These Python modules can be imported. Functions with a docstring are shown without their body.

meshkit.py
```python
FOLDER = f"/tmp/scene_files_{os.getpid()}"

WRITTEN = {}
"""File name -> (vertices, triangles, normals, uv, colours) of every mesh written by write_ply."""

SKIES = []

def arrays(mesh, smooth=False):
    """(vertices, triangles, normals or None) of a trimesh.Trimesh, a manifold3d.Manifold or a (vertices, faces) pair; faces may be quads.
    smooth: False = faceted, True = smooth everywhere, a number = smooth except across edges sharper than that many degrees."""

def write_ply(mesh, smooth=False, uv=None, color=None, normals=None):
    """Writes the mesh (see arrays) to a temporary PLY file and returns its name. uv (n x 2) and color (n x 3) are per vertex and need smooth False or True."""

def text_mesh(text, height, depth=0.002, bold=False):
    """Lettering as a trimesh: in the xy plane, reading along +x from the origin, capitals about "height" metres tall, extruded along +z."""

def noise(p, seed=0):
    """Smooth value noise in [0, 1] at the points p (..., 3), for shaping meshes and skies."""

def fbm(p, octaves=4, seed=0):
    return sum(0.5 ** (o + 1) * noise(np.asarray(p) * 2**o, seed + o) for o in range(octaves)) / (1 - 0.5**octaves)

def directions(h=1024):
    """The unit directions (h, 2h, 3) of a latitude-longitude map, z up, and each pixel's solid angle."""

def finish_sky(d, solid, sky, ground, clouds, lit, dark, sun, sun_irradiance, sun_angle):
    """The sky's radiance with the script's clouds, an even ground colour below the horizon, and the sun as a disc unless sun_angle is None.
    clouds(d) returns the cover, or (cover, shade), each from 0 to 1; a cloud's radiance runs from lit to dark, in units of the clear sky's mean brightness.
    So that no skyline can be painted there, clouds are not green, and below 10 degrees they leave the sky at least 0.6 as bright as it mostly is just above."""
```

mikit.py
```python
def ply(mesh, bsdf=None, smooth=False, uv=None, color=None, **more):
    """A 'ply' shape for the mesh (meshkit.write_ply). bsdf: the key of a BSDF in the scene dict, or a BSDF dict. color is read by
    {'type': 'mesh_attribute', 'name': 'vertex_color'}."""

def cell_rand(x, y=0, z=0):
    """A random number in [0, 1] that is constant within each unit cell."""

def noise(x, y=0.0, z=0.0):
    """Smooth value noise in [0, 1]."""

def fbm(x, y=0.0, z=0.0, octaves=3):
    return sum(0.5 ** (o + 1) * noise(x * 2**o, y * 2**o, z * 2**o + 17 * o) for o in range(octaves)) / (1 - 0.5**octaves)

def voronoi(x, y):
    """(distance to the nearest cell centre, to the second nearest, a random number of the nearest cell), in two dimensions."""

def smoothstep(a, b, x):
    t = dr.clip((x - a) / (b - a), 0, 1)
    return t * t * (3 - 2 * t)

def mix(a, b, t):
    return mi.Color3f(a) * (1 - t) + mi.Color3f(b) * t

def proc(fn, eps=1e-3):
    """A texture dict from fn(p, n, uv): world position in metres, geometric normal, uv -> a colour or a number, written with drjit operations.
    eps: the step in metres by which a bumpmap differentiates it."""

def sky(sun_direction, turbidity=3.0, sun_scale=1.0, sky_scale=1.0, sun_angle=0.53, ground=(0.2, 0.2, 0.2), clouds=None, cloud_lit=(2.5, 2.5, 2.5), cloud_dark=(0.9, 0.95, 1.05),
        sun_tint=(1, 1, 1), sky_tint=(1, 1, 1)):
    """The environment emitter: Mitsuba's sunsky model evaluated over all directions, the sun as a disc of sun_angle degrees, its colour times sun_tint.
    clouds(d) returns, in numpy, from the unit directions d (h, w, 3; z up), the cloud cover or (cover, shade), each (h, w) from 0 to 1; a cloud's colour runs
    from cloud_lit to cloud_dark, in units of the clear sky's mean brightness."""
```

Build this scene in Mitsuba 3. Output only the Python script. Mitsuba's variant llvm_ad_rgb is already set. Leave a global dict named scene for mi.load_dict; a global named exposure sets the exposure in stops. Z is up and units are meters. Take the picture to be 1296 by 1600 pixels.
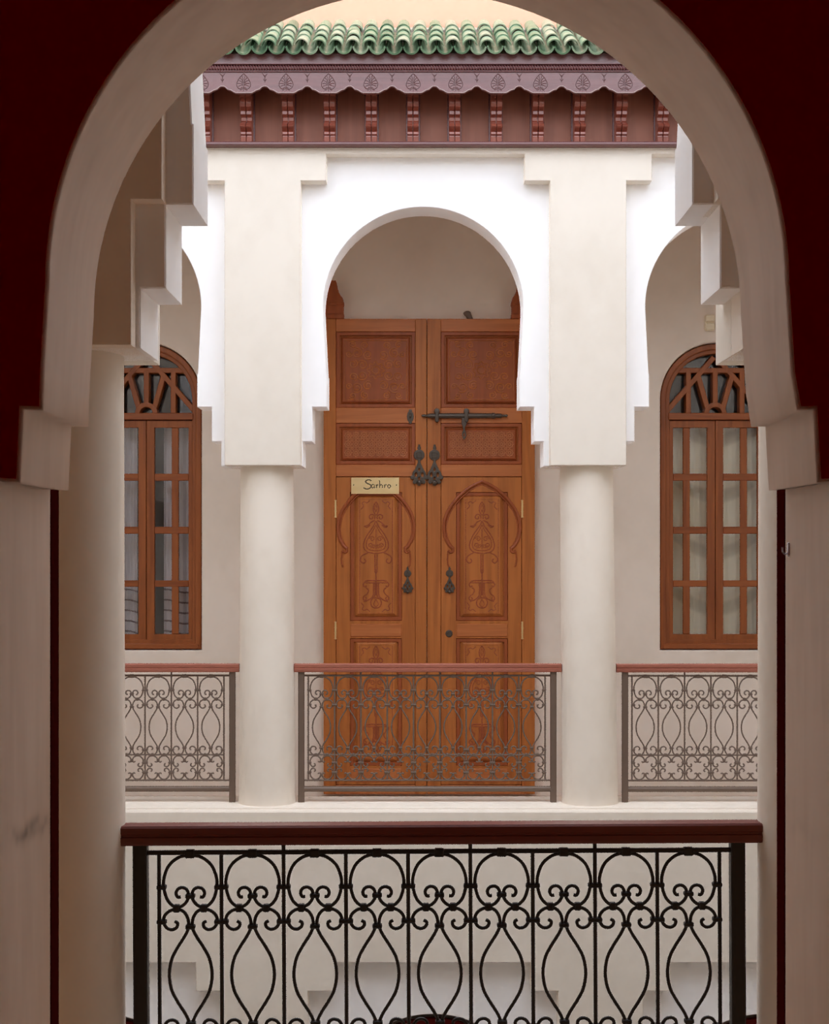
import math, random
import numpy as np, trimesh, mitsuba as mi, drjit as dr
import mapbox_earcut as earcut
from shapely.geometry import Polygon, box as sbox, LineString, Point
from shapely.geometry.polygon import orient
from shapely.ops import unary_union
from shapely import affinity
import mikit, meshkit
from mikit import noise, fbm, mix, smoothstep, proc

random.seed(4)
T = mi.ScalarTransform4f
scene, labels = {'type': 'scene'}, {}

# ------------------------------------------------------------------ camera, sky, exposure
F, VX, VY, EYE = 2500.0, 654.0, 857.0, 1.8
scene['camera'] = {'type': 'perspective', 'fov_axis': 'x', 'fov': 2 * math.degrees(math.atan(648 / F)),
                   'principal_point_offset_x': -(VX - 648) / 1296, 'principal_point_offset_y': -(VY - 800) / 1600,
                   'near_clip': 0.05, 'far_clip': 200.0,
                   'to_world': T().look_at(origin=[0, 0, EYE], target=[0, 1, EYE], up=[0, 0, 1])}
scene['sky'] = mikit.sky((0.25, -0.45, 0.86), turbidity=4.0, sun_scale=0.0, sky_scale=1.0, ground=(0.3, 0.27, 0.24),
                         clouds=lambda d: np.ones(d.shape[:2]), cloud_lit=(0.93, 0.985, 1.08), cloud_dark=(0.9, 0.9, 0.9))
exposure = 4.72

# ------------------------------------------------------------------ materials
def rgb(r, g, b): return {'type': 'rgb', 'value': [r, g, b]}
def principled(color, rough=0.6, bump=None, scale=0.001, **more):
    b = {'type': 'principled', 'base_color': color if isinstance(color, dict) else rgb(*color), 'roughness': rough, **more}
    if bump is not None:
        b = {'type': 'bumpmap', 'arbitrary': bump, 'scale': scale, 'nested': b}
    return {'type': 'twosided', 'bsdf': b}

def plaster(base, dark, streak=1.0):
    def fn(p, n, uv):
        a = fbm(p.x * 3.1, p.y * 3.1, p.z * 2.0, octaves=4)
        b = fbm(p.x * 17 + 5, p.y * 17, p.z * 9, octaves=3)
        c = noise(p.x * 130, p.y * 130, p.z * 130)
        return mix(base, dark, dr.clip((a - 0.38) * 1.3 + (b - 0.5) * 0.5 * streak + (c - 0.5) * 0.12, 0, 1))
    return proc(fn)
bump_plaster = proc(lambda p, n, uv: fbm(p.x * 14, p.y * 14, p.z * 11, octaves=3) + 0.35 * noise(p.x * 70, p.y * 70, p.z * 70))

def jamb_color(p, n, uv):          # trowelled lime plaster of the near doorway, with an old scuff mark on the left jamb
    a = fbm(p.x * 9 + 3, p.y * 9, p.z * 2.2, octaves=4)
    b = fbm(p.x * 40, p.y * 40, p.z * 6, octaves=3)
    c = mix((0.92, 0.77, 0.66), (0.78, 0.63, 0.52), dr.clip((a - 0.35) * 1.6 + (b - 0.5) * 0.7, 0, 1))
    s = dr.exp(-dr.square((p.z - 1.333 + 0.12 * (p.y - 2.66) + 0.02 * (noise(p.y * 30, 3.0) - 0.5)) / 0.015)) * dr.exp(-dr.square((p.y - 2.66) / 0.12)) * dr.select(p.x < 0, 1.0, 0.12)
    s = s * (0.35 + 0.9 * noise(p.x * 8, p.y * 50, p.z * 60))
    return mix(c, (0.27, 0.2, 0.15), dr.clip(s * 0.75, 0, 1))

def wood(light, dark, axis='z', f=1.0):
    def fn(p, n, uv):
        if axis == 'z':
            u, v, w = p.x, p.y, p.z
        elif axis == 'x':
            u, v, w = p.z, p.y, p.x
        else:
            u, v, w = p.x, p.z, p.y
        warp = noise(u * 6, v * 6, w * 1.1) * 0.35
        g = fbm(u * 34 * f + warp * 9, v * 30 * f, w * 1.4, octaves=3)
        fine = noise(u * 260 * f, v * 200, w * 7)
        big = noise(u * 4.3 + 7, v * 4.3, w * 0.55)
        return mix(light, dark, dr.clip((g - 0.35) * 1.35 + (fine - 0.5) * 0.28 + (big - 0.5) * 0.5, 0, 1))
    return proc(fn)

M = scene
M['plaster_white'] = principled(plaster((0.90, 0.90, 0.91), (0.87, 0.865, 0.87)), 0.75)
M['plaster_beige'] = principled(plaster((0.75, 0.69, 0.61), (0.67, 0.605, 0.52)), 0.7, bump_plaster, 0.002, specular=0.3)
M['plaster_wall'] = principled(plaster((0.80, 0.715, 0.63), (0.71, 0.625, 0.535)), 0.7, bump_plaster, 0.002, specular=0.3)
M['plaster_column'] = principled(plaster((0.81, 0.74, 0.65), (0.72, 0.645, 0.55)), 0.6, bump_plaster, 0.002, specular=0.3)
M['plaster_jamb'] = principled(proc(jamb_color), 0.55, bump_plaster, 0.002, specular=0.35)
M['plaster_peach'] = principled(plaster((0.72, 0.41, 0.275), (0.68, 0.385, 0.255)), 0.8)
M['plaster_cream'] = principled(plaster((0.62, 0.52, 0.42), (0.54, 0.44, 0.35)), 0.8)
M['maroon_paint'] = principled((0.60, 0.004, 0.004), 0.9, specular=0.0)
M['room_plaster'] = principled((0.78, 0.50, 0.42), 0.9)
M['gallery_brown'] = principled((0.36, 0.20, 0.095), 0.8)
M['gallery_ceiling'] = principled(wood((0.16, 0.085, 0.05), (0.11, 0.055, 0.03), 'x'), 0.6)
M['gallery_floor'] = principled(plaster((0.62, 0.45, 0.31), (0.54, 0.38, 0.25)), 0.5)
M['ground_stone'] = principled(plaster((0.19, 0.165, 0.15), (0.15, 0.13, 0.115)), 0.5)
M['red_timber'] = principled((0.062, 0.006, 0.005), 0.9, specular=0.0)
M['floor_stone'] = principled(plaster((0.55, 0.43, 0.36), (0.48, 0.36, 0.29)), 0.5)
M['door_wood'] = principled(wood((0.47, 0.155, 0.036), (0.285, 0.077, 0.017)), 0.42, specular=0.4)
M['door_wood_rail'] = principled(wood((0.51, 0.172, 0.055), (0.36, 0.102, 0.028), 'x'), 0.42, specular=0.4)
M['door_wood_red'] = principled(wood((0.34, 0.085, 0.024), (0.235, 0.052, 0.013)), 0.45, specular=0.4)
M['door_carving_shade'] = principled(wood((0.34, 0.085, 0.033), (0.22, 0.048, 0.018)), 0.45, specular=0.4)  # darker than the panel: groove shade painted onto raised beads
M['window_wood'] = principled(wood((0.31, 0.090, 0.022), (0.175, 0.042, 0.010)), 0.4, specular=0.4)
M['window_wood_rail'] = principled(wood((0.30, 0.085, 0.022), (0.175, 0.042, 0.011), 'x'), 0.4, specular=0.4)
M['handrail_wood'] = principled(wood((0.36, 0.125, 0.085), (0.26, 0.08, 0.052), 'x'), 0.32, specular=0.5)
M['cornice_wood'] = principled(wood((0.135, 0.043, 0.042), (0.085, 0.026, 0.027), 'x'), 0.36, specular=0.9)
M['cornice_panel'] = principled(wood((0.32, 0.11, 0.062), (0.23, 0.072, 0.042)), 0.5)
M['bracket_wood'] = principled(wood((0.25, 0.064, 0.04), (0.14, 0.032, 0.022), 'x'), 0.28, specular=0.9)
M['iron'] = principled((0.155, 0.108, 0.082), 0.45, metallic=0.2, specular=0.5)
M['black_iron'] = principled((0.095, 0.075, 0.06), 0.36, metallic=0.4)
M['iron_shaded'] = principled((0.012, 0.010, 0.010), 0.45)  # same iron as the far railings, shade of the near side put into the colour
M['handrail_shaded'] = principled(wood((0.15, 0.034, 0.026), (0.10, 0.020, 0.016), 'x'), 0.34, specular=0.4)  # shaded copy of handrail_wood for the unlit near side
M['carving_lit'] = principled(wood((0.50, 0.19, 0.075), (0.38, 0.13, 0.048)), 0.45, specular=0.4)  # paler wood stands in for light caught by the raised strapwork
M['cornice_dark'] = principled((0.075, 0.023, 0.022), 0.4)
M['cornice_bead_highlight'] = principled((0.24, 0.15, 0.14), 0.3, specular=0.8)  # paler than the fascia: edge highlight put into the base colour
M['brass'] = principled(proc(lambda p, n, uv: mix((0.97, 0.77, 0.42), (0.86, 0.66, 0.33), fbm(p.x * 14, p.y, p.z * 22))), 0.42, metallic=0.9)
M['engraving'] = principled((0.13, 0.09, 0.045), 0.5, metallic=0.3)
M['glass'] = {'type': 'thindielectric', 'int_ior': 1.52}
M['switch_plastic'] = principled((0.75, 0.66, 0.48), 0.4)
M['chrome'] = {'type': 'twosided', 'bsdf': {'type': 'roughconductor', 'material': 'Cr', 'alpha': 0.18}}
for i, (a, b) in enumerate([((0.18, 0.26, 0.165), (0.10, 0.175, 0.09)), ((0.25, 0.31, 0.21), (0.15, 0.225, 0.135)), ((0.33, 0.34, 0.24), (0.19, 0.24, 0.155)), ((0.11, 0.19, 0.11), (0.055, 0.115, 0.06))]):
    M[f'tile_glaze_{i}'] = principled(proc(lambda p, n, uv, a=a, b=b: mix(a, b, dr.clip(fbm(p.x * 25, p.y * 14, p.z * 14) * 1.6 - 0.3, 0, 1))), 0.28, clearcoat=0.5)

def curtain_left(p, n, uv):        # grey sheer with woven dark stripes near its hem
    z = p.z + 0.012 * dr.sin(p.x * 21)
    t = (z - 1.14) / 0.077
    s = dr.select((dr.abs(t - dr.floor(t) - 0.5) < 0.085) & (z < 1.50), 1.0, 0.0)
    return mix((0.50, 0.46, 0.47), (0.10, 0.055, 0.06), s * 0.85)
M['curtain_grey'] = principled(proc(curtain_left), 0.8)
M['curtain_cream_folds'] = principled(proc(lambda p, n, uv: mix((0.70, 0.64, 0.47), (0.48, 0.43, 0.29), smoothstep(0.55, 0.95, dr.sin(p.z * 15.1 - dr.square((p.x - 2.2) * 3.2) * 2.2)) * 0.75)), 0.8)  # darker curves paint the shade of swag folds into the cloth
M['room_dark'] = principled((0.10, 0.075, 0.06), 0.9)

# ------------------------------------------------------------------ helpers
used = {}
def numbered(key):
    n = used.get(key, -1) + 1
    used[key] = n
    return key if n == 0 else f'{key}_{n:03d}'

def shape(mesh, bsdf, smooth=30): return mikit.ply(mesh, bsdf, smooth=smooth)

def put(name, what, bsdf=None, parent=None, smooth=30, at=None, **lab):
    key = numbered(name if parent is None else f'{parent}__{name}')
    d = dict(what) if isinstance(what, dict) else shape(what, bsdf, smooth)
    if bsdf is not None and isinstance(what, dict):
        d['bsdf'] = {'type': 'ref', 'id': bsdf}
    if at is not None:
        d['to_world'] = at
    scene[key] = d
    if lab:
        labels[key] = lab
    return key

def thing(name, label=None, category=None, group=None, kind=None):
    key = numbered(name)
    d = {}
    if label: d['label'] = label
    if category: d['category'] = category
    if group: d['group'] = group
    if kind: d['kind'] = kind
    labels[key] = d
    return key

def cat(meshes): return trimesh.util.concatenate(meshes)

def bx(x0, x1, y0, y1, z0, z1, c=0.0):
    if c <= 0:
        m = trimesh.creation.box(extents=[x1 - x0, y1 - y0, z1 - z0])
        m.apply_translation([(x0 + x1) / 2, (y0 + y1) / 2, (z0 + z1) / 2])
        return m
    pts = []
    for sx in (0, 1):
        for sy in (0, 1):
            for sz in (0, 1):
                p = np.array([(x0, x1)[sx], (y0, y1)[sy], (z0, z1)[sz]], float)
                d = np.array([1 - 2 * sx, 1 - 2 * sy, 1 - 2 * sz]) * c
                for k in range(3):
                    q = p + d
                    q[k] = p[k]
                    pts.append(q)
    return trimesh.convex.convex_hull(np.array(pts))

def rex(poly, y0, y1, r=0.0, n=2, both=True):
    """Extrude a shapely polygon (x, z) along y from y0 (towards the camera) to y1; r rounds the front (and back) edges."""
    if poly.geom_type != 'Polygon':
        return cat([rex(g, y0, y1, r, n, both) for g in poly.geoms if g.area > 1e-7])
    poly = orient(poly, 1.0)
    prof = []
    if r > 0:
        for k in range(n + 1):
            a = k / n * math.pi / 2
            prof.append((r * (1 - math.sin(a)), y0 + r * (1 - math.cos(a))))
    else:
        prof.append((0.0, y0))
    if r > 0 and both:
        for k in range(n + 1):
            a = math.pi / 2 - k / n * math.pi / 2
            prof.append((r * (1 - math.sin(a)), y1 - r * (1 - math.cos(a))))
    else:
        prof.append((0.0, y1))
    V, Fc, base, front, back, ends = [], [], 0, [], [], []
    for ring in [poly.exterior, *poly.interiors]:
        c = np.array(ring.coords)[:-1]
        keep = np.linalg.norm(c - np.roll(c, 1, 0), axis=1) > 1e-7
        c = c[keep]
        k = len(c)
        d = np.roll(c, -1, 0) - c
        d /= np.linalg.norm(d, axis=1, keepdims=True)
        nl = np.stack([-d[:, 1], d[:, 0]], 1)
        n0 = np.roll(nl, 1, 0)
        m = (nl + n0) / np.maximum(1 + (nl * n0).sum(1, keepdims=True), 0.25)
        for j, (ins, y) in enumerate(prof):
            q = c + m * ins
            V.append(np.stack([q[:, 0], np.full(k, y), q[:, 1]], 1))
            if j:
                i = np.arange(k)
                a, b = base + (j - 1) * k + i, base + (j - 1) * k + (i + 1) % k
                e, f = base + j * k + i, base + j * k + (i + 1) % k
                Fc += [np.stack([a, e, f], 1), np.stack([a, f, b], 1)]
        front.append(base + np.arange(k))
        back.append(base + (len(prof) - 1) * k + np.arange(k))
        ends.append(k)
        base += k * len(prof)
    V = np.vstack(V)
    for idx, rev in ((np.concatenate(front), False), (np.concatenate(back), True)):
        t = earcut.triangulate_float64(V[idx][:, [0, 2]], np.cumsum(ends).astype(np.uint32)).reshape(-1, 3)
        tri = idx[t]
        a, b, c = V[tri[:, 0]], V[tri[:, 1]], V[tri[:, 2]]
        cr = np.cross(b - a, c - a)[:, 1]
        want = 1 if rev else -1
        flip = np.sign(cr) != want
        tri[flip] = tri[flip][:, ::-1]
        Fc.append(tri)
    return trimesh.Trimesh(V, np.vstack(Fc), process=False)

def spline(pts, n=6, closed=False):
    p = np.array(pts, float)
    if closed:
        p = np.vstack([p[-1], p, p[0], p[1]])
    else:
        p = np.vstack([2 * p[0] - p[1], p, 2 * p[-1] - p[-2]])
    out = []
    for i in range(1, len(p) - 2):
        for t in np.arange(n) / n:
            a, b, c, d = p[i - 1], p[i], p[i + 1], p[i + 2]
            out.append(0.5 * (2 * b + (c - a) * t + (2 * a - 5 * b + 4 * c - d) * t * t + (3 * b - a - 3 * c + d) * t ** 3))
    if not closed:
        out.append(p[-2])
    return np.array(out)

def tube(pts, r, y=0.0, sides=8, closed=False, flat=1.0, taper=None):
    """A bar of radius r along (x, z) points in the plane at depth y; flat squeezes it along y."""
    p = np.array(pts, float)
    if p.shape[1] == 3:
        y = p[:, 1]
        p = p[:, [0, 2]]
    k = len(p)
    if closed:
        d = np.roll(p, -1, 0) - np.roll(p, 1, 0)
    else:
        d = np.gradient(p, axis=0)
    d /= np.maximum(np.linalg.norm(d, axis=1, keepdims=True), 1e-9)
    nn = np.stack([-d[:, 1], d[:, 0]], 1)
    a = np.arange(sides) / sides * 2 * np.pi
    rr = np.full(k, r) if taper is None else r * np.asarray(taper)
    V = np.zeros((k, sides, 3))
    V[..., 0] = p[:, None, 0] + rr[:, None] * np.cos(a)[None] * nn[:, None, 0]
    V[..., 2] = p[:, None, 1] + rr[:, None] * np.cos(a)[None] * nn[:, None, 1]
    V[..., 1] = (np.asarray(y) * np.ones(k))[:, None] + flat * rr[:, None] * np.sin(a)[None]
    V = V.reshape(-1, 3)
    Fc = []
    for i in range(k if closed else k - 1):
        j = (i + 1) % k
        for s in range(sides):
            t = (s + 1) % sides
            Fc += [[i * sides + s, i * sides + t, j * sides + t], [i * sides + s, j * sides + t, j * sides + s]]
    if not closed:
        V = np.vstack([V, V[:sides].mean(0), V[-sides:].mean(0)])
        c0, c1 = k * sides, k * sides + 1
        for s in range(sides):
            t = (s + 1) % sides
            Fc += [[c0, t, s], [c1, (k - 1) * sides + s, (k - 1) * sides + t]]
    m = trimesh.Trimesh(V, np.array(Fc), process=False)
    if m.volume < 0:
        m.invert()
    return m

def rod(a, b, r, sides=8):
    return trimesh.creation.cylinder(r, segment=[a, b], sections=sides)

def lathe(prof, sections=64, center=(0, 0, 0)):
    m = trimesh.creation.revolve(np.array(prof, float), sections=sections)
    m.apply_translation(center)
    return m

def xform(mesh, fn):
    m = mesh.copy()
    m.vertices = fn(np.array(m.vertices))
    return m

def arc(cx, cz, r, a0, a1, n):
    a = np.radians(np.linspace(a0, a1, n))
    return [(cx + r * math.cos(t), cz + r * math.sin(t)) for t in a]

# ------------------------------------------------------------------ large structure: the dark room and its doorway
ZF, ZG = 0.0, -4.98                      # gallery floor, courtyard floor
XL, XR = -3.06, 3.18
Y_IN, Y_OUT = 2.452, 2.80                # the near wall
Y_NEAR, Y_FAR = 4.401, 10.417            # column lines of the two arcades
Y_WALL = 11.60                           # far gallery wall

def doorway(grow=0.0):
    k = 893.0
    L = lambda px, py: (((px - VX) / k), EYE + (VY - py) / k)
    g = grow
    pts = [(-0.643 - g, -0.1), (-0.643 - g, EYE + 0.103 + g), (-0.611 - g, EYE + 0.101 + g), (-0.606 - g, EYE + 0.213 + g), (-0.576 - g, EYE + 0.212 + g), (-0.5745 - g, EYE + 0.27)]
    c = EYE + (VY - 493) / k
    xc, r = (652.5 - VX) / k, 504.5 / k
    pts += [(xc - (r + g) * math.cos(t), c + (r + g) * math.sin(t)) for t in np.linspace(0.0, math.pi, 61)]
    pts += [(0.572 + g, EYE + 0.27), (0.581 + g, EYE + 0.212 + g), (0.606 + g, EYE + 0.213 + g), (0.612 + g, EYE + 0.101 + g), (0.641 + g, EYE + 0.103 + g), (0.641 + g, -0.1)]
    return Polygon(pts)
wall_rect = sbox(XL, 0, XR, 3.4)
put('wall_near', rex(wall_rect.difference(doorway()), Y_IN, Y_OUT, 0.008, 4), 'plaster_jamb', kind='structure', label='thick plaster wall with a keyhole arch doorway framing the view', category='wall')
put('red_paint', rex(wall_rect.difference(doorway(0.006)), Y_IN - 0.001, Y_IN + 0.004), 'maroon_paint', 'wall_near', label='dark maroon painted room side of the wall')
put('dimming_layer', rex(wall_rect.difference(sbox(-0.7, -1, 0.7, 3.05)), Y_OUT - 0.002, Y_OUT + 0.004), 'gallery_brown', 'wall_near', label='unseen dark brown layer added to dim the near gallery')  # added out of view to cut bounce light in the near gallery
put('wall_room_left', bx(-2.2, -2.1, -1.8, Y_IN, 0, 3.4), 'room_plaster', kind='structure')
put('wall_room_right', bx(2.1, 2.2, -1.8, Y_IN, 0, 3.4), 'room_plaster', kind='structure')
put('wall_room_back', bx(-2.2, 2.2, -1.9, -1.8, 0, 3.4), 'room_plaster', kind='structure')
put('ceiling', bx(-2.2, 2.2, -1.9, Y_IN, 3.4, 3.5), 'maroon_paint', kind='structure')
put('floor', bx(XL, XR, -1.9, Y_NEAR - 0.23, -0.3, 0.0), 'gallery_floor', kind='structure')
fr = thing('trim_1', 'dark red timber frame fixed around the gallery side of the near doorway', 'door frame', kind='structure')
put('post', bx(-0.71, -0.6435, Y_OUT + 0.001, Y_OUT + 0.066, 0.0, 3.0, 0.004), 'red_timber', fr)
put('post', bx(0.6415, 0.71, Y_OUT + 0.001, Y_OUT + 0.066, 0.0, 3.0, 0.004), 'red_timber', fr)
put('head', bx(-0.71, 0.71, Y_OUT + 0.001, Y_OUT + 0.066, 3.0, 3.07, 0.004), 'red_timber', fr)

# near gallery upper wall, side walls, ceilings, courtyard
put('wall_near_upper', bx(XL, XR, Y_IN, Y_OUT, 3.4, 5.3), 'gallery_brown', kind='structure')
put('ceiling', bx(XL, XR, Y_OUT, Y_NEAR - 0.16, 4.36, 4.5), 'gallery_ceiling', kind='structure')
put('ceiling', bx(XL, XR, Y_FAR + 0.172, Y_WALL, 4.36, 4.5), 'plaster_wall', kind='structure')
put('wall_left', bx(XL - 0.3, XL, Y_IN, 13.2, ZG, 5.3), 'plaster_beige', kind='structure')
put('wall_right', bx(XR, XR + 0.3, Y_IN, 13.2, ZG, 5.3), 'plaster_beige', kind='structure')
put('floor', bx(XL, XR, Y_NEAR - 0.4, Y_WALL + 0.3, ZG - 0.2, ZG), 'ground_stone', kind='structure')
put('floor', bx(XL, XR, Y_FAR - 0.1, Y_WALL + 0.3, -0.3, 0.0), 'floor_stone', kind='structure')

# ------------------------------------------------------------------ arcades
def arch_layer(xc, half, out2, out3, xs, top, zshift=0.0, x0=XL, x1=XR, dz=0.0):
    """White layer (x, z): three bays, stepped corbels beside each opening; z relative to the eye."""
    E = EYE + zshift
    r = half + 0.025
    zc = E + 1.553 + dz
    holes = []
    span = xs[1] - xs[0]
    for b in (-1, 0, 1):
        c = xc + b * span
        pts = [(c - out3, E - 3), (c - out3, E + 0.688), (c - out2, E + 0.688), (c - out2, E + 0.910), (c - half, E + 0.910), (c - half, E + 1.124), (c - half - 0.004, E + 1.124)]
        pts += [(c - r * math.cos(t), zc + r * math.sin(t)) for t in np.linspace(0, math.pi, 49)]
        pts += [(c + half + 0.004, E + 1.124), (c + half, E + 1.124), (c + half, E + 0.910), (c + out2, E + 0.910), (c + out2, E + 0.688), (c + out3, E + 0.688), (c + out3, E - 3)]
        holes.append(Polygon(pts))
    lay = sbox(x0, E + 0.5296, x1, E + top)
    return lay.difference(unary_union(holes))

def arcade(wall, label, line, side, xc, half, out2, out3, pil, pw, arm, zshift=0.0, gallery_grow=0.08, aw=0.0, dz=0.0):
    """side = -1: the courtyard lies towards the camera (far arcade), +1: away from it (near arcade)."""
    E = EYE + zshift
    top = 2.55
    span = pil[1] - pil[0]
    allp = [pil[0] - span, pil[0], pil[1], pil[1] + span]
    yc = lambda t: line + side * t                   # t > 0: courtyard side
    ys = sorted((yc(-0.17), yc(0.12)))
    key = put(wall, rex(arch_layer(xc, half, out2, out3, pil, top, zshift, dz=dz), ys[0], ys[1], 0.004, 1), 'plaster_white', kind='structure', label=label, category='wall')
    clip = sbox(XL, -20, XR, 20)
    for p in allp:
        stem = sbox(p - pw, E + 0.5296, p + pw, E + top).intersection(clip)
        tee = unary_union([stem, sbox(p - arm, E + 2.342 - aw, p + arm, E + top)]).intersection(clip)
        if stem.is_empty:
            continue
        y = sorted((yc(0.0), yc(0.232)))
        put('pilaster', rex(tee, y[0], y[1], 0.006, 2), 'plaster_beige', key)
        y = sorted((yc(-0.232), yc(0.0)))
        back = unary_union([stem, sbox(p - pw - gallery_grow, E + 0.910, p + pw + gallery_grow, E + top)]).intersection(clip)
        put('pilaster', rex(back, y[0], y[1], 0.006, 2), 'plaster_wall', key)
    y = sorted((yc(0.0), yc(0.232)))
    put('band', rex(sbox(XL, E + 2.513 - aw * 0.3, XR, E + top), y[0] - 0.0005, y[1] + 0.0005), 'plaster_beige', key)
    return key

arcade('wall_far_arcade', 'white and beige stepped arcade wall across the courtyard', Y_FAR, -1, 0.031, 0.62, 0.714, 0.775, (-0.9925, 1.0825), 0.2425, 0.405)
arcade('wall_near_arcade', 'stepped plaster arcade wall of the near gallery seen from behind', Y_NEAR, 1, 0.065, 0.66, 0.733, 0.80, (-0.9925, 1.105), 0.2445, 0.405)
arcade('wall_ground_arcade', 'white ground floor arcade wall below the far balcony', Y_FAR, -1, 0.093, 0.64, 0.75, 0.81, (-0.975, 1.161), 0.270, 0.442, zshift=-5.13 - 0.01, aw=0.02, dz=-0.075)
put('wall_near_top', bx(XL, XR, Y_NEAR - 0.17, Y_NEAR + 0.23, EYE + 2.55, 5.3), 'plaster_beige', kind='structure')
# curbs and the far balcony face
put('curb', cat([bx(XL, XR, Y_FAR - 0.20, Y_FAR + 0.245, -0.30, 0.15, 0.01)]), 'plaster_column', kind='structure', label='low plaster curb under the far columns', category='curb')
put('curb', bx(XL, XR, Y_NEAR - 0.24, Y_NEAR + 0.235, -0.30, 0.15, 0.01), 'plaster_column', kind='structure', label='low plaster curb under the near railing', category='curb')
put('lip', bx(XL, XR, Y_FAR - 0.255, Y_FAR - 0.19, 0.03, 0.135, 0.012), 'plaster_column', 'curb')
put('wall_balcony', bx(XL, XR, Y_FAR - 0.232, Y_FAR - 0.17, EYE - 5.14 + 2.549, 0.04), 'plaster_beige', kind='structure', label='plain beige plaster face of the far balcony', category='wall')
put('wall_balcony', bx(XL, XR, Y_NEAR + 0.17, Y_NEAR + 0.232, ZG, 0.04), 'plaster_beige', kind='structure')

# ------------------------------------------------------------------ columns
def column(x, y, z0, z1, r0, r1, lean, label, ground=False):
    prof = [(0, z0), (r0 + 0.006, z0), (r0 + 0.004, z0 + 0.015), (r0, z0 + 0.05)]
    for t in np.linspace(0.05, 1, 26):
        prof.append((r0 + (r1 - r0) * t, z0 + (z1 - z0) * t))
    prof += [(0, z1)]
    m = lathe(prof, 72)
    def f(v):
        v = v.copy()
        wob = 1 + 0.012 * (meshkit.fbm(np.stack([v[:, 0] * 3 + x * 9, v[:, 1] * 3 + y, v[:, 2] * 1.6], 1), 3) - 0.5)
        v[:, 0] *= wob; v[:, 1] *= wob
        v[:, 0] += x + lean * (v[:, 2] - z0) / (z1 - z0); v[:, 1] += y
        return v
    put('column', xform(m, f), 'plaster_column', label=label, category='column', kind='thing', smooth=50)
ZC = EYE + 0.5296
column(-0.985, Y_FAR, 0.145, ZC + 0.01, 0.182, 0.171, 0.0, 'smooth round plaster column left of the wooden door, across the courtyard')
column(1.118, Y_FAR, 0.145, ZC + 0.01, 0.180, 0.172, -0.024, 'smooth round plaster column right of the wooden door, across the courtyard')
column(-0.985, Y_NEAR, 0.145, ZC + 0.01, 0.178, 0.172, 0.0, 'large near column at the left end of the near railing')
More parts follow.
